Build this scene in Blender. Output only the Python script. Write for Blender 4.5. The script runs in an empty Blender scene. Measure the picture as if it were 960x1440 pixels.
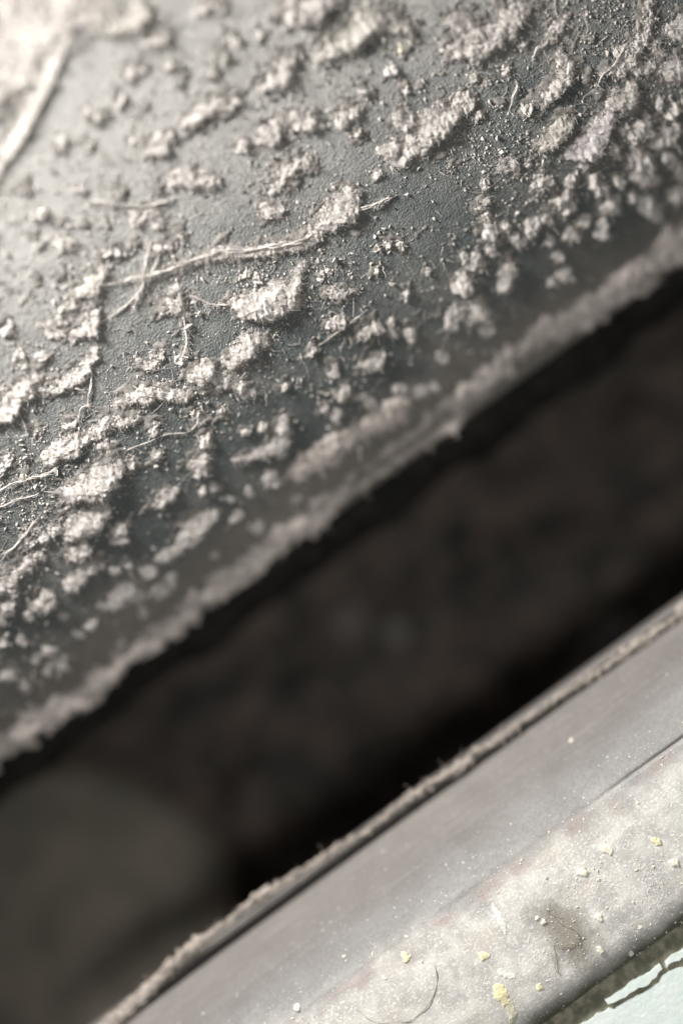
import bpy, math, numpy as np
from mathutils import Vector

# ------------------------------------------------------------------ units
PX = 0.05e-3                 # one unit of the layout below is 0.05 mm; the whole view is about 48 x 72 mm
D = 2400.0                   # camera height over the plane of focus, in those units (120 mm)
ANG = math.radians(36.0)     # the slot runs at 36 degrees in the view
CA, SA = math.cos(ANG), math.sin(ANG)
rng = np.random.default_rng(11)
sc = bpy.context.scene
col = sc.collection

# ------------------------------------------------------------------ camera
cam_data = bpy.data.cameras.new('camera')
cam = bpy.data.objects.new('camera', cam_data)
col.objects.link(cam)
cam.location = (0, 0, D * PX)
cam.rotation_euler = (0, 0, -ANG)
cam_data.sensor_fit = 'VERTICAL'
cam_data.sensor_height = 36.0
cam_data.lens = 36.0 * D / 1440.0
cam_data.clip_start = 0.001
cam_data.clip_end = 10.0
cam_data.dof.use_dof = True
cam_data.dof.focus_distance = D * PX
cam_data.dof.aperture_fstop = 4.3
sc.camera = cam

# ------------------------------------------------------------------ ambient light, lamps, exposure
world = bpy.data.worlds.new('World')
sc.world = world
world.use_nodes = True
bg = world.node_tree.nodes['Background']
bg.inputs[0].default_value = (0.95, 1.0, 0.98, 1)
bg.inputs[1].default_value = 0.045


def area_lamp(name, t, s, z, aim, size, watts, colour):
    """a soft lamp at (t along the slot, s across it, z up), all in layout units"""
    d = bpy.data.lights.new(name, 'AREA')
    d.shape = 'DISK'
    d.size = size * PX
    d.energy = watts
    d.color = colour
    o = bpy.data.objects.new(name, d)
    col.objects.link(o)
    o.location = (t * PX, -s * PX, z * PX)
    v = Vector((aim[0] * PX, -aim[1] * PX, aim[2] * PX)) - o.location
    o.rotation_euler = v.to_track_quat('-Z', 'Y').to_euler()
    return o


area_lamp('key_lamp', -520, -1620, 900, (0, -300, 0), 420, 0.28, (1.0, 0.972, 0.945))
area_lamp('rail_fill', 0, 480, 1400, (0, 520, 0), 200, 0.023, (1.0, 0.985, 0.955))  # added fill with no visible source, brightens the rail and slot floor
sc.view_settings.view_transform = 'Standard'
sc.view_settings.look = 'None'
sc.view_settings.exposure = 0.0
sc.view_settings.gamma = 1.0
sc.view_settings.use_curve_mapping = False
sc.cycles.use_denoising = True
sc.cycles.max_bounces = 8

# ------------------------------------------------------------------ numeric helpers


def _hash(ix, iy, seed):
    h = (ix.astype(np.int64) * 374761393 + iy.astype(np.int64) * 668265263 + seed * 974711) & 0xFFFFFFFF
    h = ((h ^ (h >> 13)) * 1274126177) & 0xFFFFFFFF
    h = h ^ (h >> 16)
    return (h & 0xFFFFFF) / float(0xFFFFFF) * 2 - 1


def vnoise(x, y, seed=0):
    ix, iy = np.floor(x), np.floor(y)
    fx, fy = x - ix, y - iy
    fx = fx * fx * (3 - 2 * fx)
    fy = fy * fy * (3 - 2 * fy)
    a, b = _hash(ix, iy, seed), _hash(ix + 1, iy, seed)
    c, d = _hash(ix, iy + 1, seed), _hash(ix + 1, iy + 1, seed)
    return (a + (b - a) * fx) * (1 - fy) + (c + (d - c) * fx) * fy


def fbm(x, y, seed=0, octs=3):
    r, a, n = 0, 1.0, 0
    for k in range(octs):
        r = r + a * vnoise(x * 2 ** k, y * 2 ** k, seed + 17 * k)
        n += a
        a *= 0.55
    return r / n


def to_ts(px, py):
    dx, dy = np.asarray(px, float) - 480, np.asarray(py, float) - 720
    return CA * dx - SA * dy, SA * dx + CA * dy


# height of each surface across the slot (world s in layout units)


def z_panel(s):
    d = s + 300
    lo = -0.27 * d + 0.00018 * d * d
    hi = -(0.27 * d + 0.0009 * d * d)
    return np.where(d > 0, hi, lo)


RAIL_S = np.array([398, 402, 407, 409, 416, 419, 440, 470, 510, 535, 541, 547, 565, 600, 680, 715, 735, 750, 760, 766.])
RAIL_Z = np.array([-112, -92, -98, -150, -150, -90, -74, -48, -25, -11, -9.5, -7.5, -4, 0, 4, 2, -4, -14, -30, -58.])  # deep notch behind the slot edge is added to hold a shadow line


def z_rail(s):
    return np.interp(s, RAIL_S, RAIL_Z)


def z_flat(z):
    return lambda s: np.full_like(np.asarray(s, float), z)


def drop(t, s, zf):
    """point of the plane of focus seen from the camera -> point on the surface behind it"""
    t, s = np.asarray(t, float), np.asarray(s, float)
    z = np.zeros_like(s)
    for _ in range(8):
        z = zf(s * (1 - z / D))
    f = 1 - z / D
    return t * f, s * f, z


def surf(t, s, zf):
    """world s -> position and normal, arrays (N,3), layout units, X = t, Y = -s"""
    z = zf(s)
    e = 2.0
    g = (zf(s + e) - zf(s - e)) / (2 * e)
    n = np.stack([np.zeros_like(g), g, np.ones_like(g)], -1)
    n /= np.linalg.norm(n, axis=-1, keepdims=True)
    tan = np.stack([np.zeros_like(g), -np.ones_like(g), g], -1)
    tan /= np.linalg.norm(tan, axis=-1, keepdims=True)
    p = np.stack([np.asarray(t, float), -np.asarray(s, float), z], -1)
    return p, n, tan


def mesh_from(name, V, F, smooth=True):
    """V (N,3) layout units, F (M,k) one face size or list of such arrays"""
    me = bpy.data.meshes.new(name)
    V = np.asarray(V, np.float64) * PX
    Fs = F if isinstance(F, list) else [F]
    Fs = [np.asarray(f, np.int32) for f in Fs if len(f)]
    nl = sum(f.size for f in Fs)
    npoly = sum(len(f) for f in Fs)
    me.vertices.add(len(V))
    me.vertices.foreach_set('co', V.astype(np.float32).ravel())
    me.loops.add(nl)
    me.loops.foreach_set('vertex_index', np.concatenate([f.ravel() for f in Fs]))
    me.polygons.add(npoly)
    tot = np.concatenate([np.full(len(f), f.shape[1], np.int32) for f in Fs])
    start = np.concatenate([[0], np.cumsum(tot)[:-1]]).astype(np.int32)
    me.polygons.foreach_set('loop_start', start)
    me.polygons.foreach_set('loop_total', tot)
    me.polygons.foreach_set('use_smooth', np.full(npoly, smooth))
    me.update(calc_edges=True)
    me.validate()
    return me


def link(name, me, mat, parent=None, origin=None, label=None, cat=None, group=None, kind=None):
    o = bpy.data.objects.new(name, me)
    col.objects.link(o)
    me.materials.append(mat)
    if parent is not None:
        o.parent = parent
    if origin is not None:
        o.location = [c * PX for c in origin]
    if label:
        o['label'] = label
    if cat:
        o['category'] = cat
    if group:
        o['group'] = group
    if kind:
        o['kind'] = kind
    return o


def tubes(P, R, sides=3):
    """P (N,K,3) centre lines, R (N,K) radii -> verts, quads"""
    N, K, _ = P.shape
    d = np.gradient(P, axis=1)
    d /= np.linalg.norm(d, axis=-1, keepdims=True) + 1e-9
    ref = np.where(np.abs(d[..., 2:3]) < 0.9, np.array([0, 0, 1.0]), np.array([1.0, 0, 0]))
    a = np.cross(d, ref)
    a /= np.linalg.norm(a, axis=-1, keepdims=True) + 1e-9
    b = np.cross(d, a)
    th = np.arange(sides) * 2 * math.pi / sides
    ring = P[:, :, None, :] + R[:, :, None, None] * (np.cos(th)[None, None, :, None] * a[:, :, None, :] +
                                                     np.sin(th)[None, None, :, None] * b[:, :, None, :])
    V = ring.reshape(-1, 3)
    idx = np.arange(N * K * sides).reshape(N, K, sides)
    i0, i1 = idx[:, :-1], idx[:, 1:]
    F = np.stack([i0, np.roll(i0, -1, 2), np.roll(i1, -1, 2), i1], -1).reshape(-1, 4)
    return V, F


def fibres(root, nrm, length, spread, radius, out=None, K=4, stick=0.4, sides=3):
    """short curved lint fibres growing from root points"""
    N = len(root)
    r = rng.normal(size=(N, 3))
    r -= (r * nrm).sum(1, keepdims=True) * nrm
    r /= np.linalg.norm(r, axis=1, keepdims=True) + 1e-9
    d = r * spread + nrm * (rng.uniform(0, 1, (N, 1)) ** 1.5 * stick)
    if out is not None:
        d = d + out
    d /= np.linalg.norm(d, axis=1, keepdims=True) + 1e-9
    bend = rng.normal(size=(N, 3)) * 0.75
    L = length[:, None]
    u = np.linspace(0, 1, K)
    P = (root[:, None, :] - nrm[:, None, :] * 0.6 + d[:, None, :] * (L * u)[:, :, None] +
         bend[:, None, :] * (L * u * u * 0.5)[:, :, None] +
         rng.normal(size=(N, K, 3)) * (L * 0.06 * (u > 0))[:, :, None])
    R = radius[:, None] * (1 - 0.55 * u)[None, :]
    return tubes(P, R, sides)


# ------------------------------------------------------------------ materials


def mat_new(name):
    m = bpy.data.materials.new(name)
    m.use_nodes = True
    nt = m.node_tree
    p = nt.nodes['Principled BSDF']
    p.inputs['Specular IOR Level'].default_value = 0.25
    return m, nt, p


def nd(nt, kind, **kw):
    n = nt.nodes.new(kind)
    for k, v in kw.items():
        setattr(n, k, v)
    return n


def noise_node(nt, vec, size_px, detail=3.0, rough=0.55):
    n = nd(nt, 'ShaderNodeTexNoise')
    n.inputs['Scale'].default_value = 1.0 / (size_px * PX)
    n.inputs['Detail'].default_value = detail
    n.inputs['Roughness'].default_value = rough
    nt.links.new(vec, n.inputs['Vector'])
    return n.outputs['Fac']


def ramp(nt, fac, lo, hi, a=0.0, b=1.0):
    n = nd(nt, 'ShaderNodeMapRange', interpolation_type='SMOOTHSTEP')
    nt.links.new(fac, n.inputs['Value'])
    for i, v in zip(('From Min', 'From Max', 'To Min', 'To Max'), (lo, hi, a, b)):
        n.inputs[i].default_value = v
    return n.outputs['Result']


def mix(nt, fac, a, b):
    n = nd(nt, 'ShaderNodeMix', data_type='RGBA')
    f = n.inputs[0]
    A, B = n.inputs[6], n.inputs[7]
    for sock, v in ((f, fac), (A, a), (B, b)):
        if hasattr(v, 'is_output'):
            nt.links.new(v, sock)
        elif isinstance(v, (int, float)):
            sock.default_value = v
        else:
            sock.default_value = (*v, 1)
    return n.outputs[2]


def math_node(nt, op, a, b=None):
    n = nd(nt, 'ShaderNodeMath', operation=op)
    for sock, v in zip(n.inputs, (a, b)):
        if v is None:
            continue
        if hasattr(v, 'is_output'):
            nt.links.new(v, sock)
        else:
            sock.default_value = v
    return n.outputs[0]


def bump(nt, p, height, dist_px, strength=1.0):
    b = nd(nt, 'ShaderNodeBump')
    b.inputs['Strength'].default_value = strength
    b.inputs['Distance'].default_value = dist_px * PX
    nt.links.new(height, b.inputs['Height'])
    nt.links.new(b.outputs[0], p.inputs['Normal'])


def world_pos(nt):
    return nd(nt, 'ShaderNodeNewGeometry').outputs['Position']


def axis_s(nt, pos):
    x = nd(nt, 'ShaderNodeSeparateXYZ')
    nt.links.new(pos, x.inputs[0])
    return math_node(nt, 'MULTIPLY', x.outputs[1], -1.0 / PX), math_node(nt, 'MULTIPLY', x.outputs[0], 1.0 / PX)


def make_panel_mat():
    m, nt, p = mat_new('grey_plastic_under_dust')
    pos = world_pos(nt)
    s, t = axis_s(nt, pos)
    base = mix(nt, noise_node(nt, pos, 160, 3), (0.088, 0.100, 0.099), (0.128, 0.142, 0.139))
    film = ramp(nt, noise_node(nt, pos, 130, 5, 0.65), 0.42, 0.72)
    grit = ramp(nt, noise_node(nt, pos, 7, 3, 0.7), 0.45, 0.72)
    f = math_node(nt, 'MULTIPLY', film, math_node(nt, 'ADD', math_node(nt, 'MULTIPLY', grit, 0.6), 0.25))
    c = mix(nt, f, base, (0.36, 0.335, 0.31))
    fine = ramp(nt, noise_node(nt, pos, 3.2, 2, 0.6), 0.56, 0.74)
    c = mix(nt, math_node(nt, 'MULTIPLY', fine, 0.45), c, (0.36, 0.34, 0.315))
    # brown dust film caught along the slot edge, paler film at the upper end, where the bright glow is painted in
    edge = ramp(nt, math_node(nt, 'ADD', s, math_node(nt, 'MULTIPLY', noise_node(nt, pos, 70, 4), 150)), -70, 30)
    c = mix(nt, math_node(nt, 'MULTIPLY', edge, 0.6), c, (0.27, 0.24, 0.21))
    far = ramp(nt, math_node(nt, 'ADD', s, math_node(nt, 'MULTIPLY', noise_node(nt, pos, 120, 4), 260)), -130, -470)
    c = mix(nt, math_node(nt, 'MULTIPLY', far, 0.85), c, (0.47, 0.455, 0.43))
    nt.links.new(c, p.inputs['Base Color'])
    p.inputs['Roughness'].default_value = 0.62
    h = math_node(nt, 'ADD', math_node(nt, 'MULTIPLY', noise_node(nt, pos, 3.0, 2, 0.6), 1.0),
                  math_node(nt, 'MULTIPLY', noise_node(nt, pos, 22, 5, 0.7), 1.4))
    bump(nt, p, h, 2.4, 1.0)
    return m


def lint_mat(name, a, b, size=9):
    m, nt, p = mat_new(name)
    pos = world_pos(nt)
    c = mix(nt, ramp(nt, noise_node(nt, pos, size, 3), 0.35, 0.68), a, b)
    nt.links.new(c, p.inputs['Base Color'])
    p.inputs['Roughness'].default_value = 0.95
    p.inputs['Specular IOR Level'].default_value = 0.045
    return m


def plain_mat(name, a, b, size, rough, bump_px=0.0, bsize=4.0):
    m, nt, p = mat_new(name)
    pos = world_pos(nt)
    nt.links.new(mix(nt, ramp(nt, noise_node(nt, pos, size, 4), 0.35, 0.66), a, b), p.inputs['Base Color'])
    p.inputs['Roughness'].default_value = rough
    if bump_px:
        bump(nt, p, noise_node(nt, pos, bsize, 3), bump_px)
    return m


def make_rail_mat():
    m, nt, p = mat_new('rail_paint_with_powder')
    pos = world_pos(nt)
    s, t = axis_s(nt, pos)
    n1 = noise_node(nt, pos, 60, 4, 0.6)
    dusty = mix(nt, n1, (0.128, 0.118, 0.110), (0.185, 0.172, 0.161))
    mp = nd(nt, 'ShaderNodeMapping')
    mp.inputs['Scale'].default_value = (0.06, 1.0, 1.0)
    nt.links.new(pos, mp.inputs['Vector'])
    streak = ramp(nt, noise_node(nt, mp.outputs[0], 9, 4, 0.7), 0.46, 0.70)
    dusty = mix(nt, math_node(nt, 'MULTIPLY', streak, 0.22), dusty, (0.30, 0.28, 0.255))
    specks = ramp(nt, noise_node(nt, pos, 4.5, 2, 0.7), 0.58, 0.72)
    dusty = mix(nt, math_node(nt, 'MULTIPLY', specks, 0.4), dusty, (0.36, 0.34, 0.32))
    blue = mix(nt, noise_node(nt, pos, 5, 3, 0.7), (0.15, 0.15, 0.146), (0.40, 0.395, 0.385))
    pale = mix(nt, ramp(nt, noise_node(nt, pos, 34, 5, 0.62), 0.36, 0.66), (0.50, 0.485, 0.455), (0.68, 0.66, 0.615))
    pale = mix(nt, math_node(nt, 'MULTIPLY', ramp(nt, noise_node(nt, pos, 60, 5, 0.65), 0.5, 0.68), 0.4), pale, (0.37, 0.37, 0.365))
    warm = ramp(nt, noise_node(nt, pos, 95, 4, 0.6), 0.52, 0.74)
    pale = mix(nt, math_node(nt, 'MULTIPLY', warm, 0.7), pale, (0.62, 0.56, 0.48))
    grain = ramp(nt, noise_node(nt, pos, 4.2, 2, 0.7), 0.50, 0.70)
    pale = mix(nt, math_node(nt, 'MULTIPLY', grain, 0.8), pale, (0.88, 0.86, 0.81))
    wob = math_node(nt, 'MULTIPLY', math_node(nt, 'SUBTRACT', noise_node(nt, pos, 70, 4, 0.6), 0.5), 75)
    sw = math_node(nt, 'ADD', s, wob)
    f1 = ramp(nt, sw, 455, 535)
    f2 = ramp(nt, math_node(nt, 'ADD', sw, math_node(nt, 'MULTIPLY', t, -0.03)), 522, 588)
    c = mix(nt, math_node(nt, 'MULTIPLY', f1, 0.8), dusty, blue)
    c = mix(nt, f2, c, pale)
    red = math_node(nt, 'MULTIPLY', math_node(nt, 'MULTIPLY', ramp(nt, sw, 530, 548), ramp(nt, sw, 575, 552)),
                    ramp(nt, noise_node(nt, pos, 40, 4), 0.45, 0.62))
    c = mix(nt, math_node(nt, 'MULTIPLY', red, 0.5), c, (0.36, 0.27, 0.25))
    # brown stain soaked into the powder
    tx, sx = to_ts(797, 1312)
    d = nd(nt, 'ShaderNodeVectorMath', operation='DISTANCE')
    comb = nd(nt, 'ShaderNodeCombineXYZ')
    nt.links.new(math_node(nt, 'MULTIPLY', math_node(nt, 'SUBTRACT', t, float(tx)), 1.0), comb.inputs[0])
    nt.links.new(math_node(nt, 'MULTIPLY', math_node(nt, 'SUBTRACT', s, float(sx)), 0.62), comb.inputs[1])
    nt.links.new(comb.outputs[0], d.inputs[0])
    rad = math_node(nt, 'ADD', d.outputs['Value'],
                    math_node(nt, 'MULTIPLY', math_node(nt, 'SUBTRACT', noise_node(nt, pos, 22, 5, 0.7), 0.5), 60))
    st = ramp(nt, rad, 52, 10)
    c = mix(nt, math_node(nt, 'MULTIPLY', st, 0.85), c, (0.24, 0.215, 0.175))
    # dark olive towards the rolled lower edge
    f3 = ramp(nt, math_node(nt, 'ADD', s, math_node(nt, 'MULTIPLY', math_node(nt, 'SUBTRACT', n1, 0.5), 30)), 722, 752)
    c = mix(nt, f3, c, (0.11, 0.11, 0.08))
    nt.links.new(c, p.inputs['Base Color'])
    p.inputs['Roughness'].default_value = 0.7
    h = math_node(nt, 'ADD', noise_node(nt, pos, 3.0, 2, 0.6), math_node(nt, 'MULTIPLY', noise_node(nt, pos, 16, 4), 0.6))
    bump(nt, p, h, 0.9, 0.7)
    return m


M_PANEL = make_panel_mat()
M_RAIL = make_rail_mat()
M_SHADE = plain_mat('black_shade', (0.008, 0.008, 0.007), (0.022, 0.02, 0.017), 30, 0.8)  # black painted in for the shadow below the panel edge
M_LINT = lint_mat('pale_grey_lint', (0.43, 0.402, 0.378), (0.545, 0.513, 0.482))
M_THREAD = lint_mat('pale_thread', (0.56, 0.525, 0.49), (0.68, 0.645, 0.605))
M_LINT_CREAM = lint_mat('cream_lint', (0.43, 0.405, 0.37), (0.54, 0.512, 0.468))
M_LINT_YELLOW = lint_mat('yellow_lint', (0.56, 0.53, 0.40), (0.66, 0.63, 0.49))
M_LINT_LILAC = lint_mat('lilac_grey_lint', (0.50, 0.465, 0.455), (0.62, 0.58, 0.565))
M_LIP = lint_mat('brown_grey_lint', (0.46, 0.415, 0.385), (0.58, 0.53, 0.495), 16)
M_RAIL_LIP = lint_mat('tan_lint', (0.34, 0.30, 0.265), (0.48, 0.43, 0.385), 14)
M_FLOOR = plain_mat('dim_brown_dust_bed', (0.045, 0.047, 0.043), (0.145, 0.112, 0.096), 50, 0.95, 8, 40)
M_CAP = plain_mat('dull_olive_plastic', (0.17, 0.158, 0.13), (0.25, 0.215, 0.18), 70, 0.8, 4, 30)
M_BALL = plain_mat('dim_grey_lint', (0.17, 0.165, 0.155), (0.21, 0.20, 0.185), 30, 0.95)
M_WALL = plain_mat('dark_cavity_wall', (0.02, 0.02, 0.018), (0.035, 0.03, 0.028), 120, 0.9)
M_SHELF = plain_mat('mint_white_paint', (0.76, 0.86, 0.81), (0.82, 0.89, 0.855), 26, 0.5, 0.9, 8)
M_OLIVE = plain_mat('olive_grime', (0.14, 0.138, 0.10), (0.30, 0.285, 0.215), 16, 0.9, 2, 8)
M_CRUMB_WHITE = plain_mat('white_crumb', (0.74, 0.72, 0.66), (0.82, 0.80, 0.75), 6, 0.8)
M_CRUMB_YELLOW = plain_mat('yellow_crumb', (0.76, 0.70, 0.42), (0.82, 0.77, 0.52), 8, 0.7)
M_CRUMB_CREAM = plain_mat('cream_crumb', (0.74, 0.69, 0.56), (0.80, 0.76, 0.65), 8, 0.7)
M_POWDER = plain_mat('white_powder', (0.70, 0.70, 0.70), (0.85, 0.85, 0.84), 5, 0.5)
M_GRIT = lint_mat('pale_grit', (0.36, 0.34, 0.31), (0.54, 0.51, 0.46), 25)
M_FILM = lint_mat('grey_beige_dust_film', (0.15, 0.145, 0.135), (0.29, 0.272, 0.25), 11)
M_DARKGRIT = plain_mat('dark_grit', (0.04, 0.035, 0.03), (0.12, 0.09, 0.06), 30, 0.6)
M_HAIR = plain_mat('brown_hair', (0.30, 0.25, 0.20), (0.38, 0.33, 0.27), 20, 0.5)
M_DARKFIB = lint_mat('dark_brown_fibre', (0.26, 0.23, 0.185), (0.38, 0.34, 0.28), 6)

# ------------------------------------------------------------------ the setting: panel, slot, rail, shelf
T0, T1 = -1500.0, 1500.0


def extrude(name, prof, mat, nt_=60, parent=None, wob=0.0, seed=1, **kw):
    """profile [(s, z)...] drawn along the slot"""
    prof = np.asarray(prof, float)
    t = np.linspace(T0, T1, nt_)
    T, I = np.meshgrid(t, np.arange(len(prof)), indexing='ij')
    S, Z = prof[I, 0].copy(), prof[I, 1].copy()
    if wob:
        S += wob * fbm(T / 90 + 3, S / 60, seed, 4)
        Z += wob * fbm(T / 70 + 9, S / 50, seed + 5, 4)
    V = np.stack([T, -S, Z], -1).reshape(-1, 3)
    n = len(prof)
    i = np.arange(nt_ * n).reshape(nt_, n)
    F = np.stack([i[:-1, :-1], i[:-1, 1:], i[1:, 1:], i[1:, :-1]], -1).reshape(-1, 4)
    return link(name, mesh_from(name, V, F), mat, parent=parent, **kw)


ps = np.concatenate([np.linspace(-1500, -320, 26), np.linspace(-300, -14, 40)])
pprof = [(s, float(z_panel(np.array(s)))) for s in ps]
ze = pprof[-1][1]
pprof += [(-7, ze - 5), (-3, ze - 11), (-2, ze - 18), (-6, ze - 25), (-16, ze - 30), (-120, ze - 40)]
panel = extrude('grey_panel', pprof, M_PANEL, 80, label='grey plastic panel strewn with dust, curving down to the dark slot', cat='panel')
sprof = [(-60, ze - 34), (0, ze - 38), (28, ze - 52), (47, ze - 85), (55, ze - 130), (48, ze - 200), (0, ze - 250), (-140, ze - 280)]
extrude('shade_strip', sprof, M_SHADE, 120, parent=panel, wob=20, seed=7, label='added black strip standing for the shadow under the panel edge')  # added strip: the shadow gap under the panel edge built as black

FLOOR_Z = -500.0


def floor_z(t, s):
    return (FLOOR_Z + 60 * fbm(t / 220, s / 170, 31, 3) + 60 * fbm(t / 90, s / 80, 41, 3)
            - 110 * np.exp(-(((t + 836) / 420) ** 2 + ((s - 325) / 420) ** 2) * 1.2))


gt, gs = np.meshgrid(np.linspace(T0, T1, 260), np.linspace(-200, 900, 100), indexing='ij')
V = np.stack([gt, -gs, floor_z(gt, gs)], -1).reshape(-1, 3)
i = np.arange(gt.size).reshape(gt.shape)
F = np.stack([i[:-1, :-1], i[:-1, 1:], i[1:, 1:], i[1:, :-1]], -1).reshape(-1, 4)
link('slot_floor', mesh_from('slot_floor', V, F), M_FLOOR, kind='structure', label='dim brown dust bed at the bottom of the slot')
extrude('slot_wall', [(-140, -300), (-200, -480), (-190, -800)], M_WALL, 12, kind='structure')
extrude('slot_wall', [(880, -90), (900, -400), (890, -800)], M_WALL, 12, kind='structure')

rs = np.unique(np.concatenate([np.linspace(440, 535, 24), np.linspace(535, 547, 9), np.linspace(547, 715, 36), RAIL_S]))
rprof = [(470, -190), (400, -150)] + [(s, float(z_rail(np.array(s)))) for s in rs] + [(764, -90)]
# a groove runs along the rail and dies out towards one end
rprof = np.asarray(rprof, float)
tt = np.linspace(T0, T1, 300)
T, I = np.meshgrid(tt, np.arange(len(rprof)), indexing='ij')
S, Z = rprof[I, 0].copy(), rprof[I, 1].copy()
top = (I > 4) & (I < len(rprof) - 4)
Z += np.where(top, 1.6 * fbm(T / 120, S / 50, 71, 3), 0)
Z -= 5.0 * np.exp(-((S - 541) / 2.6) ** 2) * np.clip((T - 20) / 250, 0, 1) * top
V = np.stack([T, -S, Z], -1).reshape(-1, 3)
i = np.arange(T.size).reshape(T.shape)
F = np.stack([i[:-1, :-1], i[:-1, 1:], i[1:, 1:], i[1:, :-1]], -1).reshape(-1, 4)
link('metal_rail', mesh_from('metal_rail', V, F), M_RAIL,
     label='grey painted rail below the slot, dusted with pale powder', cat='rail')

# bed of grime between the rail and the shelf
gt, gs = np.meshgrid(np.linspace(T0, T1, 500), np.linspace(748, 900, 48), indexing='ij')
gz = -24 + 3 * fbm(gt / 22, gs / 14, 51, 3)
V = np.stack([gt, -gs, gz], -1).reshape(-1, 3)
i = np.arange(gt.size).reshape(gt.shape)
F = np.stack([i[:-1, :-1], i[:-1, 1:], i[1:, 1:], i[1:, :-1]], -1).reshape(-1, 4)
link('grime_bed', mesh_from('grime_bed', V, F), M_OLIVE, kind='structure', label='olive grime packed between rail and shelf')


def slab(name, outline_px, z_top, thick, mat, jitter=2.2, step=5.0, **kw):
    """paint layer with a ragged edge: outline seen at z_top, jittered, given thickness"""
    pts = np.array(outline_px, float)
    out = []
    for a, b in zip(pts, np.roll(pts, -1, 0)):
        n = max(1, int(np.linalg.norm(b - a) / step))
        if np.linalg.norm(b - a) > 400:
            n = 20
        for k in range(n):
            out.append(a + (b - a) * k / n)
    out = np.array(out)
    out += rng.normal(size=out.shape) * jitter * 0.45 + np.stack([vnoise(out[:, 0] / 9, out[:, 1] / 9, 5), vnoise(out[:, 0] / 9, out[:, 1] / 9, 6)], -1) * jitter * 0.7
    t, s = to_ts(out[:, 0], out[:, 1])
    t, s, z = drop(t, s, z_flat(z_top))
    import bmesh
    bm = bmesh.new()
    cen = np.array([t.mean(), s.mean()])
    topv = [bm.verts.new((a * PX, -b * PX, (z_top) * PX)) for a, b in zip(t, s)]
    f = bm.faces.new(topv)
    if f.normal.z < 0 or True:
        bm.normal_update()
        if f.normal.z < 0:
            f.normal_flip()
    r = bmesh.ops.extrude_face_region(bm, geom=[f])
    vs = [v for v in r['geom'] if isinstance(v, bmesh.types.BMVert)]
    for v in vs:
        v.co.z -= thick * PX
    bmesh.ops.recalc_face_normals(bm, faces=bm.faces)
    bmesh.ops.triangulate(bm, faces=bm.faces[:])
    me = bpy.data.meshes.new(name)
    bm.to_mesh(me)
    bm.free()
    return link(name, me, mat, **kw)


slab('painted_shelf', [(560, 1625), (640, 1568), (700, 1525), (760, 1482), (820, 1439), (836, 1430), (855, 1417), (863, 1420), (880, 1408), (905, 1395), (925, 1382),
                       (932, 1371), (945, 1364), (962, 1359), (1000, 1330), (1060, 1285), (1300, 1115), (1800, 1500), (1400, 2000), (900, 2000)],
     -20, 14, M_SHELF, label='mint white painted shelf edge below the rail', cat='shelf')
slab('paint_flake', [(851, 1407), (855, 1413), (880, 1401), (892, 1392), (910, 1385), (920, 1375), (931, 1362), (927, 1356), (921, 1361), (911, 1369),
                     (899, 1375), (887, 1382), (875, 1391), (862, 1400)], -17, 13, M_SHELF, 1.4, 4, label='long white paint strip cracked off the shelf edge', cat='paint flake')
slab('paint_flake', [(933, 1354), (940, 1348), (960, 1335), (990, 1314), (992, 1322), (962, 1345), (945, 1355), (936, 1359)], -18, 13, M_SHELF, 1.6, 4,
     label='short pinkish white paint sliver beyond the long strip', cat='paint flake')

# ------------------------------------------------------------------ lint clumps


def stroke_ts(strokes, zf):
    out = []
    for st in strokes:
        a = np.array(st, float)
        t, s = to_ts(a[:, 0], a[:, 1])
        t, s, z = drop(t, s, zf)
        out.append(np.stack([t, s, a[:, 2] * (1 - z / D)], -1))
    return out


def clump_field(T, S, strokes, seed, ragged=0.5, warp=0.75, scarp=0.75):
    rm = np.mean([p[2] for st in strokes for p in st])
    w = warp * rm
    T2 = T + w * fbm(T / (1.3 * rm), S / (1.3 * rm), seed, 3) + 1.6 * vnoise(T / 3.0, S / 3.0, seed + 3)
    S2 = S + w * fbm(T / (1.3 * rm) + 40, S / (1.3 * rm), seed + 1, 3) + 1.6 * vnoise(T / 3.0, S / 3.0, seed + 4)
    h = np.full(T.shape, -1e3)
    for st in strokes:
        segs = [(st[0], st[0])] if len(st) == 1 else list(zip(st[:-1], st[1:]))
        for a, b in segs:
            d = b[:2] - a[:2]
            L2 = float(d @ d)
            u = np.clip(((T2 - a[0]) * d[0] + (S2 - a[1]) * d[1]) / L2, 0, 1) if L2 > 0 else np.zeros_like(T2)
            r = a[2] + (b[2] - a[2]) * u
            q2 = ((T2 - a[0] - u * d[0]) ** 2 + (S2 - a[1] - u * d[1]) ** 2) / (r * r)
            lean = np.clip((S2 - a[1] - u * d[1]) / r * 0.5 + 0.5, 0, 1)
            f = 1 - scarp + scarp * 1.45 * lean
            h = np.maximum(h, np.where(q2 < 1.4, r * f * np.maximum(0, 1 - q2 / 1.4) ** 0.42, -1.0))
    hole = np.clip(0.5 + 1.3 * fbm(T / (0.6 * rm + 2), S / (0.6 * rm + 2), seed + 21, 4), 0, 1)
    h = np.where(h > 0, h - ragged * rm * hole, h)
    return h, rm


HALO = []


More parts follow.
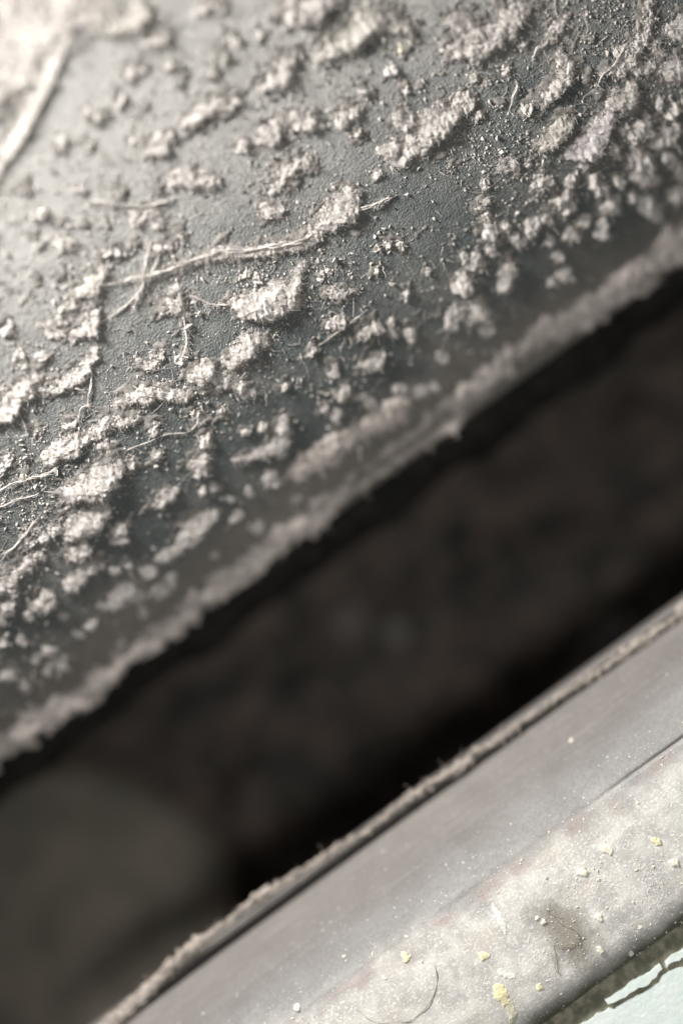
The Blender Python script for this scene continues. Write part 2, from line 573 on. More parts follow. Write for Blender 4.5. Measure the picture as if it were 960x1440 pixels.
def add_clump(name, strokes_px, zf, mat, H=0.75, fuzz=1.0, shear=0.9, hang=0.0, label=None, cat='dust clump', group=None, flen=1.0, smooth=True, ragged=0.40, warp=0.7, scarp=0.75, micro=1.0, lumpy=1.0):
    strokes = stroke_ts(strokes_px, zf)
    allp = np.concatenate(strokes)
    rmax = allp[:, 2].max()
    lo = (allp[:, :2] - allp[:, 2:3] * 1.5).min(0) - 4
    hi = (allp[:, :2] + allp[:, 2:3] * 1.5).max(0) + 4
    seed = int(rng.integers(1, 10 ** 6))
    mid = (lo + hi) / 2
    blur = abs(float(zf(np.array(mid[1]))))            # far from the plane of focus less detail is needed
    g = float(np.clip(rmax / 11, 0.7, 1.3)) * (1 + min(blur, 130) / 90)
    tt = np.arange(lo[0], hi[0], g)
    ss = np.arange(lo[1], hi[1], g)
    T, S = np.meshgrid(tt, ss, indexing='ij')
    h, rm = clump_field(T, S, strokes, seed, ragged, warp, scarp)
    HALO.append((np.concatenate([spline(st, 6.0) if len(st) > 1 else st for st in strokes]), zf))
    live = h > 0
    lump = 1 + lumpy * (0.30 * fbm(T / (0.5 * rm + 3), S / (0.5 * rm + 3), seed + 9, 3) + 0.30 * fbm(T / 4.5, S / 4.5, seed + 10, 2))
    hh = np.where(live, np.maximum(h, 0) * H * lump + micro * (0.8 * vnoise(T / 1.9, S / 1.9, seed + 11) + 0.6), -2.0)
    P, N, TA = surf(T.ravel(), S.ravel(), zf)
    hf = hh.ravel()
    pos_h = np.maximum(hf, 0)
    side = np.cross(N, TA)
    V = P + N * hf[:, None] + TA * (pos_h * shear * (0.7 + 0.6 * vnoise(T / 6, S / 6, seed + 2)).ravel())[:, None] \
        + side * (pos_h * (0.08 if hang else 0.35) * fbm(T / 8, S / 8, seed + 6, 2).ravel())[:, None]
    i = np.arange(T.size).reshape(T.shape)
    quads = np.stack([i[:-1, :-1], i[:-1, 1:], i[1:, 1:], i[1:, :-1]], -1).reshape(-1, 4)
    keep = live.ravel()[quads].any(1)
    quads = quads[keep]
    if len(quads) == 0:
        return None
    used = np.unique(quads)
    re = np.full(T.size, -1)
    re[used] = np.arange(len(used))
    top = V[used]
    Fq = re[quads]
    if hang:
        bot = P[used] - N[used] * (np.maximum(hf[used], 0) * hang)[:, None] + TA[used] * (pos_h[used] * shear * 0.6)[:, None]
        allV = np.concatenate([top, bot])
        Fq = np.concatenate([Fq, Fq[:, ::-1] + len(used)])
    else:
        allV = top
    org = np.array([float(np.mean(top[:, 0])), float(np.mean(top[:, 1])), float(np.min(top[:, 2]))])
    me = mesh_from(name, allV - org, Fq, smooth)
    o = link(name, me, mat, origin=org, label=label, cat=cat, group=group)
    # lint fibres standing out of the clump
    lv = np.flatnonzero(live.ravel())
    dens = 1.5 * fuzz / (1 + (blur / 28) ** 1.5)
    n = int(min(len(lv) * g * g * dens, 9000))
    if n > 6:
        wt = np.where(h.ravel()[lv] < 0.5 * rm, 1.0, 0.6)
        pick = rng.choice(lv, n, p=wt / wt.sum())
        gx, gy = np.gradient(hh, g)
        gr = np.stack([-gx.ravel()[pick], gy.ravel()[pick], np.zeros(n)], -1)
        gr /= np.linalg.norm(gr, axis=1, keepdims=True) + 0.6
        rim = (h.ravel()[pick] < 0.4 * rm)
        L = rng.gamma(2.5, 0.75, n) * flen * np.where(rim, np.where(rng.uniform(0, 1, n) < 0.25, 2.6, 1.1), 0.8)
        L = np.minimum(L, 8.0 * flen)
        rad = rng.uniform(0.13, 0.30, n) * (1 + blur / 60)
        jit = rng.normal(size=(n, 3)) * 0.4 * g
        fv, ff = fibres(V[pick] + jit, N[pick], L * (1 + blur / 90), 0.9, rad, out=gr * 0.8 + TA[pick] * 0.2, stick=0.45, K=3)
        link('fuzz', mesh_from('fuzz', fv - org, ff, True), mat, parent=o, kind='stuff')
    return o


def spline(pts, step):
    """Catmull-Rom through rows"""
    p = np.asarray(pts, float)
    if len(p) == 2:
        p = np.array([p[0], (p[0] + p[1]) / 2, p[1]])
    q = np.concatenate([[2 * p[0] - p[1]], p, [2 * p[-1] - p[-2]]])
    out = []
    for k in range(1, len(q) - 2):
        n = max(2, int(np.linalg.norm(q[k + 1][:2] - q[k][:2]) / step))
        u = np.linspace(0, 1, n, endpoint=False)[:, None]
        a, b, c, d = q[k - 1], q[k], q[k + 1], q[k + 2]
        out.append(0.5 * (2 * b + (c - a) * u + (2 * a - 5 * b + 4 * c - d) * u ** 2 + (3 * b - a - 3 * c + d) * u ** 3))
    out.append(q[-2][None])
    return np.concatenate(out)


def add_thread(name, pts_px, zf, mat, label, cat='dust thread', group=None, fuzz=1.0, lift=0.6, wob=1.0, strands=4, thin=0.55):
    """twisted thread of lint: several fine strands wound about a curved line, with loose fibres"""
    c = spline(pts_px, 3.0)
    t, s = to_ts(c[:, 0], c[:, 1])
    t, s, z = drop(t, s, zf)
    P, N, TA = surf(t, s, zf)
    r = c[:, 2] * thin * np.clip(np.minimum(np.arange(len(c)), len(c) - 1 - np.arange(len(c))) / 5.0 + 0.25, 0, 1)
    n = len(P)
    run = np.arange(n)
    side = np.cross(N, TA)
    lift_ = r * lift + 1.0 + 1.5 * vnoise(run / 9.0, run * 0 + 3.3, int(rng.integers(1e6)))
    base = P + N * lift_[:, None]
    seed = int(rng.integers(1, 10 ** 6))
    base = base + TA * (wob * 1.6 * fbm(run / 7.0, run * 0 + 1.7, seed, 3))[:, None] + side * (wob * 1.6 * fbm(run / 7.0, run * 0 + 7.7, seed, 3))[:, None]
    Ps, Rs = [], []
    k_n = strands
    for k in range(k_n):
        a1 = 1.1 * r * vnoise(run / 5.0 + 11 * k, run * 0 + k, seed + 5)
        a2 = 0.8 * r * vnoise(run / 5.0 + 17 * k, run * 0 + k, seed + 6)
        Ps.append(base + TA * a1[:, None] + N * a2[:, None])
        Rs.append(np.maximum(0.28, r * (0.36 if k_n > 1 else 0.9) * (0.8 + 0.5 * vnoise(run / 4.0, run * 0 + k, seed + 7))))
    V1, F1 = tubes(np.array(Ps), np.array(Rs), 5)
    org = np.array([base[:, 0].mean(), base[:, 1].mean(), P[:, 2].min()])
    o = link(name, mesh_from(name, V1 - org, F1), mat, origin=org, label=label, cat=cat, group=group)
    m = int(n * 3.0 * 3.0 * fuzz * max(0.6, r.mean() / 2))
    if m > 4:
        wt = np.clip(vnoise(run / 4.0, run * 0 + 9.1, seed + 15) + 0.35, 0.02, 1) ** 2
        m = max(4, m // 2)
        pick = rng.choice(n, m, p=wt / wt.sum())
        L = rng.gamma(2.0, 2.6, m) + r[pick] * 0.5
        rad = rng.uniform(0.16, 0.38, m)
        fv, ff = fibres(base[pick], N[pick], L, 1.0, rad, out=TA[pick] * 0.5, stick=0.25)
        link('fuzz', mesh_from('fuzz', fv - org, ff), mat, parent=o, kind='stuff')
    return o


# ---- matted dust along the two edges of the slot
z_lip = lambda s: np.where(s > -20, float(z_panel(np.array(-20.0))) - 0.55 * (s + 20), z_panel(s))
add_clump('dust_ridge', [[(-420, 1362, 13.7), (-200, 1205, 15.0), (-80, 1118, 15.0), (0, 1052, 15.8), (40, 1022, 17.1), (80, 1000, 15.8), (130, 965, 11.6), (190, 915, 11.6), (240, 880, 12.2), (290, 838, 11.6), (340, 800, 13.0),
                          (385, 765, 13.7), (430, 733, 14.3), (465, 703, 10.2), (495, 674, 4.8), (530, 648, 4.1), (570, 618, 4.8), (610, 584, 6.8), (650, 552, 11.6), (700, 515, 12.2), (735, 485, 10.9),
                          (780, 458, 12.2), (820, 440, 15.0), (860, 410, 16.4), (900, 380, 17.7), (945, 345, 20.4), (1010, 300, 20.4), (1150, 200, 17.7), (1400, 20, 15.0)]],
          z_lip, M_LIP, H=0.5, fuzz=1.2, shear=0.3, hang=0.5, ragged=0.45, scarp=0.5, lumpy=1.5, warp=1.2, label='matted brown grey dust ridge along the panel edge above the slot', cat='dust ridge', flen=0.55)
add_clump('dust_ridge', [[(488, 690, 5), (520, 668, 6), (560, 640, 6), (600, 615, 5), (628, 597, 10), (645, 585, 6)]], lambda s: z_flat(-150)(s), M_LIP, H=0.6, hang=0.6, fuzz=2.0,
          label='thin loose dust strand hanging below the panel edge ridge', cat='dust ridge', flen=0.8)
add_clump('dust_ridge', [[(415, 664, 9), (445, 642, 13), (470, 626, 12), (492, 610, 9)], [(505, 607, 8), (535, 590, 13), (555, 576, 14), (570, 563, 9)]], z_panel, M_LIP, H=0.6, scarp=0.35, ragged=0.25,
          label='short double dust ridge lying just above the panel edge', cat='dust ridge', fuzz=2.0)
z_rl = lambda s: np.where(s < 440, -92.0, z_rail(s))
add_clump('dust_ridge', [[(-300, 1780, 5.3), (0, 1568, 5.9), (100, 1490, 5.9), (150, 1445, 7.4), (185, 1418, 8.5), (215, 1385, 6.9), (240, 1362, 6.4), (272, 1330, 7.4), (300, 1312, 2.5), (330, 1288, 2.1), (362, 1262, 5.3), (395, 1243, 2.5),
                          (430, 1222, 2.1), (475, 1192, 2.9), (520, 1165, 2.1), (560, 1133, 2.5), (600, 1106, 2.9), (650, 1075, 5.3), (665, 1060, 2.9), (700, 1040, 2.1), (740, 1012, 2.1), (790, 978, 2.1), (850, 937, 2.5), (895, 907, 5.3),
                          (915, 893, 4.8), (950, 868, 2.1), (965, 852, 6.9), (1010, 822, 4.8), (1200, 690, 2.9), (1400, 545, 2.9)]], z_rl, M_RAIL_LIP, H=0.9, fuzz=1.5, shear=-0.25, hang=0.2, ragged=0.5, scarp=0.0, warp=1.5,
          label='thin tan dust ridge along the rail edge below the slot', cat='dust ridge', flen=0.75)

# ---- clumps that can be told apart: (label, material, height, strokes)
L_, C_, Y_, W_ = M_LINT, M_LINT_CREAM, M_LINT_YELLOW, M_LINT_LILAC
BIG = [
    ('knotted thick stretch of the long fibre ridge', L_, .9, [[(225, 384, 4), (265, 369, 5), (300, 355, 6), (320, 352, 7), (345, 352, 7), (372, 349, 8), (398, 345, 7), (420, 339, 9), (440, 326, 9)]]),
    ('large fuzzy pale clump casting a black shadow, mid panel below the long fibre ridge', L_, .85, [[(330, 425, 9), (345, 430, 14), (362, 425, 18), (378, 430, 17), (382, 412, 16), (398, 412, 15), (410, 400, 8), (418, 385, 6), (430, 370, 3)], [(378, 432, 14), (412, 420, 9)]]),
    ('fuzzy oblong clump just below the large fuzzy one', L_, .8, [[(322, 508, 9), (335, 495, 12), (348, 482, 13), (358, 472, 8), (370, 480, 6)]]),
    ('tapering fuzzy clump at the end of the long lint chain', L_, .8, [[(318, 535, 9), (335, 541, 9), (348, 551, 6)]]),
    ('lint clump where the long fibre ridge ends in a fan', L_, .8, [[(440, 322, 7), (460, 307, 13), (478, 290, 17), (490, 275, 12), (485, 262, 6)]]),
    ('long pale clump with frayed dark underside right of the fan clump', L_, .8, [[(548, 212, 15), (556, 226, 8), (575, 205, 13), (600, 180, 18), (615, 165, 18), (630, 160, 13), (645, 148, 8)], [(560, 168, 10), (572, 164, 9)]]),
    ('broad pale dust patch at the top edge of the panel', L_, .6, [[(645, 62, 15), (665, 68, 18), (682, 50, 20), (702, 35, 18), (720, 20, 16), (738, 8, 12)], [(638, 30, 13), (660, 42, 16)]]),
    ('bright cream double clump near the top of the panel', C_, .7, [[(522, 24, 18), (505, 35, 18), (482, 50, 18), (466, 62, 14), (455, 76, 9)]]),
    ('cream lobe beside the bright cream double clump', C_, .7, [[(545, 30, 11), (565, 38, 12), (573, 49, 7)]]),
    ('pale clump cut by the top edge of the view', L_, .7, [[(410, 12, 14), (440, 8, 17), (458, 4, 12)]]),
    ('upright oblong clump with soft outline below the top pale clump', L_, .75, [[(413, 74, 8), (402, 90, 13), (388, 108, 14), (374, 121, 9)]]),
    ('pale clump with small hooked tail in the row of three', L_, .75, [[(364, 198, 8), (380, 186, 12), (392, 173, 8), (398, 162, 5)]]),
    ('rounded pale clump in the middle of the row of three', L_, .75, [[(408, 166, 9), (428, 167, 13), (447, 171, 8)]]),
    ('small upright pale clump ending the row of three', L_, .75, [[(478, 166, 10), (492, 155, 10)]]),
    ('frayed arch of lint in the middle of the panel', L_, .7, [[(383, 268, 5), (390, 255, 8), (400, 240, 9), (415, 230, 8), (432, 226, 8), (441, 237, 5)], [(398, 262, 4), (410, 258, 4)]]),
    ('low lint clump under the frayed arch', L_, .6, [[(370, 286, 5), (376, 297, 9), (392, 290, 8)]]),
    ('thick fold of dust in the bright upper corner', M_THREAD, .06, [[(-60, 40, 50), (30, 18, 40), (80, 12, 32), (124, 8, 24)], [(-20, 110, 42), (25, 80, 36)]]),  # paler thread lint here puts the corner's brightness into the colour
    ('long straight wrinkle of dust slanting down from the bright corner', M_THREAD, .4, [[(92, 52, 8), (62, 118, 9), (34, 176, 9), (-5, 236, 8), (-40, 300, 8)]]),
    ('cream curved clump beside the bright corner fold', C_, .6, [[(138, 39, 7), (168, 34, 11), (195, 20, 14), (192, 38, 8)]]),
    ('small pale wedge below the cream curved clump', L_, .6, [[(204, 63, 6), (224, 51, 10), (234, 44, 7)]]),
    ('faint curled clump at the top, left of the pale clump', L_, .6, [[(279, 17, 5), (294, 5, 5), (313, 12, 6)]]),
    ('three lobed pale clump in the blurred upper area', L_, .7, [[(204, 206, 9), (224, 207, 11), (233, 189, 9)]]),
    ('slanted ridge clump rising to the right of the three lobed one', L_, .75, [[(258, 172, 8), (280, 160, 11), (296, 148, 9), (325, 138, 9)]]),
    ('flat topped clump with a dark shadow, over the loose strand', L_, .7, [[(243, 250, 8), (265, 249, 11), (290, 252, 10), (306, 256, 6)]]),
    ('pale lumpy clump under the loose strand', L_, .6, [[(189, 306, 9), (206, 300, 8), (219, 312, 8)]]),
    ('tall cream clump at the left end of the long fibre ridge', C_, .8, [[(140, 381, 8), (128, 400, 12), (110, 411, 8)], [(100, 426, 7), (88, 434, 5)]]),
    ('lumpy clump right below the tall cream clump', L_, .75, [[(133, 438, 9), (122, 458, 13), (109, 466, 9)], [(132, 412, 5), (133, 440, 6)]]),
    ('small chain of lint beside the lumpy clump', L_, .6, [[(56, 458, 3), (76, 452, 5), (97, 447, 5)], [(72, 467, 8), (90, 469, 5)], [(105, 477, 5)]]),
    ('ragged clump hanging from the middle of the fibre ridge', L_, .75, [[(230, 433, 9), (243, 425, 12), (255, 434, 8), (259, 442, 7)], [(246, 404, 7), (243, 418, 6)]]),
    ('smooth slanting dust ridge with hanging threads', L_, .75, [[(60, 545, 5), (84, 541, 8), (105, 531, 8), (121, 515, 7), (133, 492, 5)]]),
    ('big pale clump cut by the left side, below the slanting ridge', L_, .8, [[(42, 528, 11), (28, 545, 14), (14, 565, 13), (-12, 588, 11)]]),
    ('horseshoe of crumbs in the open centre left', L_, .6, [[(195, 504, 4), (203, 514, 5), (215, 512, 5), (223, 500, 6), (212, 494, 4)], [(229, 489, 5)]]),
    ('long chain of fuzzy lint across the lower panel', L_, .75, [[(163, 571, 5), (180, 558, 9), (200, 550, 13), (216, 548, 10), (236, 553, 8), (252, 556, 9), (264, 552, 6)], [(148, 592, 10), (166, 590, 8), (192, 585, 6)]]),
    ('fuzzy pale mound between lint chain and tapering clump', L_, .8, [[(268, 529, 9), (285, 521, 14), (301, 531, 9)]]),
    ('fuzzy clump at the lower end of the lint chain', L_, .75, [[(68, 641, 9), (85, 630, 12), (101, 622, 13), (117, 617, 8), (142, 604, 7)], [(148, 626, 8), (156, 639, 5)]]),
    ('large smooth pale clump in the lower left of the panel', L_, .85, [[(96, 691, 11), (114, 685, 16), (132, 675, 19), (151, 665, 15), (162, 653, 9)]]),
    ('soft double clump just below the large smooth one', L_, .8, [[(107, 738, 13), (130, 728, 15), (143, 714, 9)], [(98, 752, 8)]]),
    ('short thick ridge cut by the left side near the bottom', L_, .8, [[(-20, 832, 8), (12, 813, 9), (32, 795, 8), (43, 781, 6)]]),
    ('soft oblong clump below the soft double clump', L_, .8, [[(96, 779, 8), (113, 772, 10)]]),
    ('blurred pale pair lying above the panel edge ridge', L_, .8, [[(97, 821, 9), (122, 801, 10)]]),
    ('rounded blurred clump near the lower left', L_, .85, [[(48, 853, 7), (66, 840, 12)]]),
    ('blurred broad clump close above the edge ridge', L_, .75, [[(146, 847, 8), (165, 838, 14), (186, 830, 12)]]),
    ('long blurred ridge climbing towards the panel edge', L_, .8, [[(226, 784, 6), (250, 770, 6), (267, 747, 11), (281, 735, 11), (302, 722, 6)]]),
    ('bent blurred clump between broad clump and edge ridge', L_, .6, [[(222, 829, 8), (240, 818, 7), (243, 808, 5)]]),
    ('slim clump with two crumbs below the lint chain', L_, .7, [[(218, 708, 7), (234, 696, 9), (246, 688, 6)]]),
    ('round blurred clump with a short stem', L_, .85, [[(279, 652, 12), (285, 640, 7)]]),
    ('swept streak of lint ending in a bulb', L_, .7, [[(328, 646, 3), (355, 640, 5), (380, 630, 8), (398, 618, 8)]]),
    ('upright blurred clump over the swept streak', L_, .8, [[(394, 601, 8), (399, 589, 6)]]),
    ('ragged tuft with a white needle near the top right', L_, .75, [[(788, 81, 8), (797, 90, 9)], [(768, 127, 11), (785, 112, 15), (797, 99, 9)], [(752, 140, 4), (765, 138, 5)]]),
    ('pale tuft below the needle tuft', C_, .75, [[(758, 199, 8), (775, 190, 13), (790, 175, 11), (801, 164, 6)]]),
    ('smooth lilac grey tongue of lint at the upper right', W_, .8, [[(800, 214, 8), (820, 208, 15), (831, 195, 15), (843, 175, 12), (856, 160, 9)]]),
    ('clump at the tip of the lilac grey tongue', L_, .8, [[(864, 141, 13), (882, 134, 12), (886, 119, 8)]]),
    ('crusty ridge running down from the top right corner', L_, .7, [[(912, -5, 6), (906, 25, 7), (906, 46, 8), (896, 60, 8), (886, 80, 10), (870, 98, 8)], [(918, 62, 7), (930, 72, 5)], [(890, 93, 8), (912, 94, 8)]]),
    ('large pale clump cut by the right side near the top', L_, .8, [[(932, 99, 10), (955, 92, 17), (985, 85, 17)]]),
    ('pale clump in the top right corner', L_, .8, [[(945, 34, 9), (962, 40, 15), (990, 30, 15)]]),
    ('small frayed clump with a thread at the top', L_, .7, [[(791, 27, 5), (781, 35, 8), (775, 48, 6)]]),
    ('low crumbly clump between pale tuft and blurred beads', L_, .6, [[(706, 236, 6), (718, 228, 10), (725, 238, 5)]]),
    ('pale clump left of the blurred bead pair, beside the open patch', L_, .8, [[(508, 466, 9), (526, 460, 11)]]),
    ('upright bean shaped crumb beside the pale clump', L_, .8, [[(550, 453, 6), (552, 467, 6)]]),
    ('curved blurred clump below the bean shaped crumb', L_, .7, [[(512, 511, 7), (530, 508, 9), (538, 494, 5)]]),
    ('short slanted clump above the double ridge', L_, .8, [[(476, 557, 8), (486, 545, 7)]]),
    ('slanted crumb pointing at the double ridge', L_, .7, [[(503, 557, 6), (522, 567, 7)]]),
    ('feathered streak crumb below the large fuzzy clump', L_, .6, [[(460, 408, 6), (473, 411, 8), (498, 408, 3)]]),
    ('rounded clump with a tail among the blurred beads', L_, .85, [[(712, 372, 8), (709, 391, 13)]]),
    ('tall blurred clump above the panel edge', L_, .85, [[(672, 432, 14), (662, 442, 10)]]),
]
for lab, m, H, st in BIG:
    whole = any(k in lab for k in ('smooth', 'large fuzzy', 'tongue', 'long straight', 'swept', 'blurred ridge'))
    add_clump('dust_clump', st, z_panel, m, H=H * (0.75 if whole else 0.66), fuzz=1.0, ragged=0.12 if whole else 0.3, warp=0.45 if whole else 0.85,
              lumpy=0.6 if whole else 1.0, scarp=0.85, label=lab)

SMALL = {
    'small blurred dust crumb on the bright upper part of the panel': [(185, 103, 9, 0), (142, 163, 9, 1), (126, 155, 6, 1), (110, 265, 7, 0), (170, 268, 6, 1), (35, 266, 9, 0), (125, 205, 6, 0), (87, 200, 8, 1), (168, 140, 8, 0),
        (200, 97, 6, 0), (90, 340, 9, 1), (95, 351, 5, 1), (55, 341, 6, 1), (88, 385, 7, 1), (50, 388, 5, 0), (222, 262, 4, 1), (240, 92, 6, 0), (330, 55, 8, 1), (315, 80, 7, 1), (365, 48, 6, 1), (300, 100, 6, 0), (255, 115, 5, 0), (205, 150, 5, 0), (60, 300, 6, 0),
        (150, 315, 5, 0), (120, 316, 4, 0), (85, 312, 5, 0)],
    'small dust crumb on the sharply focused middle of the panel': [(340, 202, 8, 0), (335, 209, 6, 0), (500, 181, 7, 0), (512, 131, 8, 0), (565, 68, 6, 2), (548, 97, 7, 0), (530, 243, 6, 0), (222, 348, 7, 0), (250, 334, 10, 0), (236, 345, 6, 0),
        (5, 464, 9, 0), (12, 455, 7, 0), (28, 495, 7, 0), (58, 501, 7, 0), (32, 513, 5, 0), (190, 341, 4, 0), (150, 352, 8, 0), (163, 354, 6, 0), (250, 506, 6, 0), (260, 497, 5, 0), (97, 596, 8, 1), (345, 384, 7, 1), (361, 392, 6, 0), (740, 152, 8, 0),
        (665, 108, 7, 1), (684, 116, 5, 0), (710, 98, 7, 0), (702, 146, 4, 0), (653, 140, 11, 0), (640, 148, 8, 0), (672, 160, 6, 0), (828, 52, 4, 0), (825, 20, 3, 0), (825, 108, 4, 0), (852, 98, 6, 0), (840, 128, 4, 0), (872, 72, 9, 0), (735, 62, 5, 0), (450, 388, 7, 0),
        (437, 492, 6, 0), (34, 770, 6, 0), (10, 648, 8, 0), (1, 660, 7, 0), (55, 605, 5, 0), (33, 667, 5, 2), (215, 600, 9, 0), (271, 580, 6, 0), (281, 586, 9, 0), (287, 616, 8, 0), (310, 576, 5, 0), (185, 650, 6, 0), (570, 125, 5, 0), (590, 118, 4, 0), (625, 70, 5, 0), (650, 20, 6, 0),
        (60, 755, 9, 0), (78, 745, 7, 0), (40, 759, 7, 0), (52, 744, 6, 0), (57, 782, 7, 0), (218, 640, 7, 0)],
    'soft rounded dust bead in the blurred cluster at the upper right': [(905, 180, 14, 0), (889, 190, 11, 0), (930, 192, 15, 0), (946, 184, 10, 0), (863, 213, 10, 1), (900, 221, 14, 0), (884, 226, 9, 0), (905, 243, 15, 0), (838, 260, 12, 0), (915, 292, 18, 0), (860, 289, 12, 0),
        (800, 252, 8, 0), (765, 253, 11, 0), (755, 260, 7, 0), (785, 279, 10, 0), (796, 271, 8, 0), (742, 229, 6, 0), (682, 260, 6, 0), (679, 283, 7, 0), (671, 290, 5, 0), (747, 317, 12, 0), (767, 307, 9, 0), (727, 337, 10, 0), (690, 323, 11, 0), (708, 318, 8, 0), (683, 305, 7, 0),
        (672, 367, 12, 0), (660, 374, 8, 0), (652, 360, 7, 0), (693, 353, 8, 0), (648, 395, 12, 0), (683, 463, 9, 0), (642, 437, 9, 0), (792, 385, 9, 0), (777, 397, 7, 0), (847, 318, 12, 0), (820, 310, 9, 0), (803, 330, 9, 0), (772, 340, 8, 0), (783, 360, 7, 0), (797, 293, 9, 0),
        (889, 276, 9, 0), (952, 272, 13, 0), (940, 220, 9, 0), (955, 240, 10, 0), (925, 145, 8, 0), (945, 150, 9, 0), (870, 255, 8, 0), (820, 231, 6, 0), (876, 178, 7, 0), (632, 452, 10, 0)],
    'small soft dust bead scattered near the panel edge': [(472, 452, 10, 0), (468, 525, 6, 0), (470, 514, 5, 0), (400, 543, 5, 0), (455, 572, 6, 0), (473, 583, 8, 0), (527, 380, 5, 0), (562, 345, 7, 0), (545, 340, 5, 0), (530, 350, 6, 0), (460, 380, 5, 0), (370, 600, 6, 0), (345, 606, 5, 0),
        (562, 545, 8, 0), (590, 550, 10, 0), (380, 673, 9, 0), (350, 690, 6, 0), (332, 725, 8, 0), (325, 701, 5, 0), (15, 830, 9, 0), (8, 855, 11, 0), (3, 872, 7, 0), (2, 905, 7, 0), (40, 866, 6, 0), (165, 744, 10, 0), (166, 757, 9, 0), (160, 802, 7, 0), (143, 795, 5, 0), (181, 795, 5, 0),
        (302, 685, 8, 0), (285, 690, 5, 0), (52, 925, 8, 0), (68, 915, 9, 0), (66, 940, 8, 0), (85, 930, 10, 0), (10, 950, 10, 0), (35, 966, 9, 0), (128, 878, 7, 0), (110, 890, 6, 0), (210, 802, 10, 0), (570, 410, 5, 0), (600, 380, 5, 0), (575, 470, 7, 0), (30, 900, 6, 0), (395, 640, 6, 0), (300, 780, 7, 0),
        (90, 865, 6, 0), (415, 700, 6, 0), (360, 740, 8, 0), (620, 500, 7, 0), (200, 860, 8, 0), (610, 545, 8, 0)],
}
mats = (L_, C_, Y_)
KIND = {0: 'pale', 1: 'cream', 2: 'yellowish'}
REF = []
for lab, m, H, st in BIG:
    a = np.concatenate([np.array(q, float) for q in st])
    REF.append((a[:, :2].mean(0), lab))


def shorten(lab):
    """the head of a clump's label, enough to find it by"""
    w = lab.split(',')[0].split()
    return ' '.join(w[:9])


todo = []
for glab, items in SMALL.items():
    for x, y, r, h in items:
        dist = [np.hypot(*(c - (x, y))) for c, _ in REF]
        k = int(np.argmin(dist))
        dx, dy = x - REF[k][0][0], y - REF[k][0][1]
        if abs(dx) > 2 * abs(dy):
            way = 'right of' if dx > 0 else 'left of'
        elif abs(dy) > 2 * abs(dx):
            way = 'below' if dy > 0 else 'above'
        else:
            way = ('lower' if dy > 0 else 'upper') + (' right of' if dx > 0 else ' left of')
        size = 'tiny' if r <= 5 else 'small' if r <= 8 else 'medium' if r <= 11 else 'large'
        todo.append([glab, x, y, r, h, k, way, size, float(dist[k])])
ORD = ['nearest', 'second', 'third', 'fourth', 'fifth', 'sixth', 'seventh', 'eighth', 'ninth']
for q in todo:
    same = sorted(p[8] for p in todo if p[4:8] == q[4:8])
    rank = '' if len(same) == 1 else ORD[same.index(q[8])] + ' '
    lab = f"{rank}{q[7]} {KIND[q[4]]} crumb {q[6]} the {REF[q[5]][1].split(',')[0]}"
    w = lab.split()
    lab = ' '.join(w[:16])
    while lab.split()[-1] in ('a', 'the', 'of', 'by', 'with', 'in', 'at', 'to', 'and', 'right', 'near', 'between', 'from', 'its', 'below', 'cut', 'just', 'down'):
        lab = ' '.join(lab.split()[:-1])
    glab, x, y, r, h = q[:5]
    a = rng.uniform(0, math.pi)
    e = r * rng.uniform(0.15, 0.5)
    st = [[(x - e * math.cos(a), y - e * math.sin(a), r * 0.8), (x + e * math.cos(a), y + e * math.sin(a), r * rng.uniform(0.6, 0.95))]]
    add_clump('dust_crumb', st, z_panel, mats[h], H=rng.uniform(0.55, 0.85) * (0.6 if 'bright upper' in glab else 1.0), fuzz=0.35, ragged=0.3, warp=0.8, label=lab, cat='dust crumb', group=glab.replace('crumb', 'crumbs').replace('bead', 'beads'))

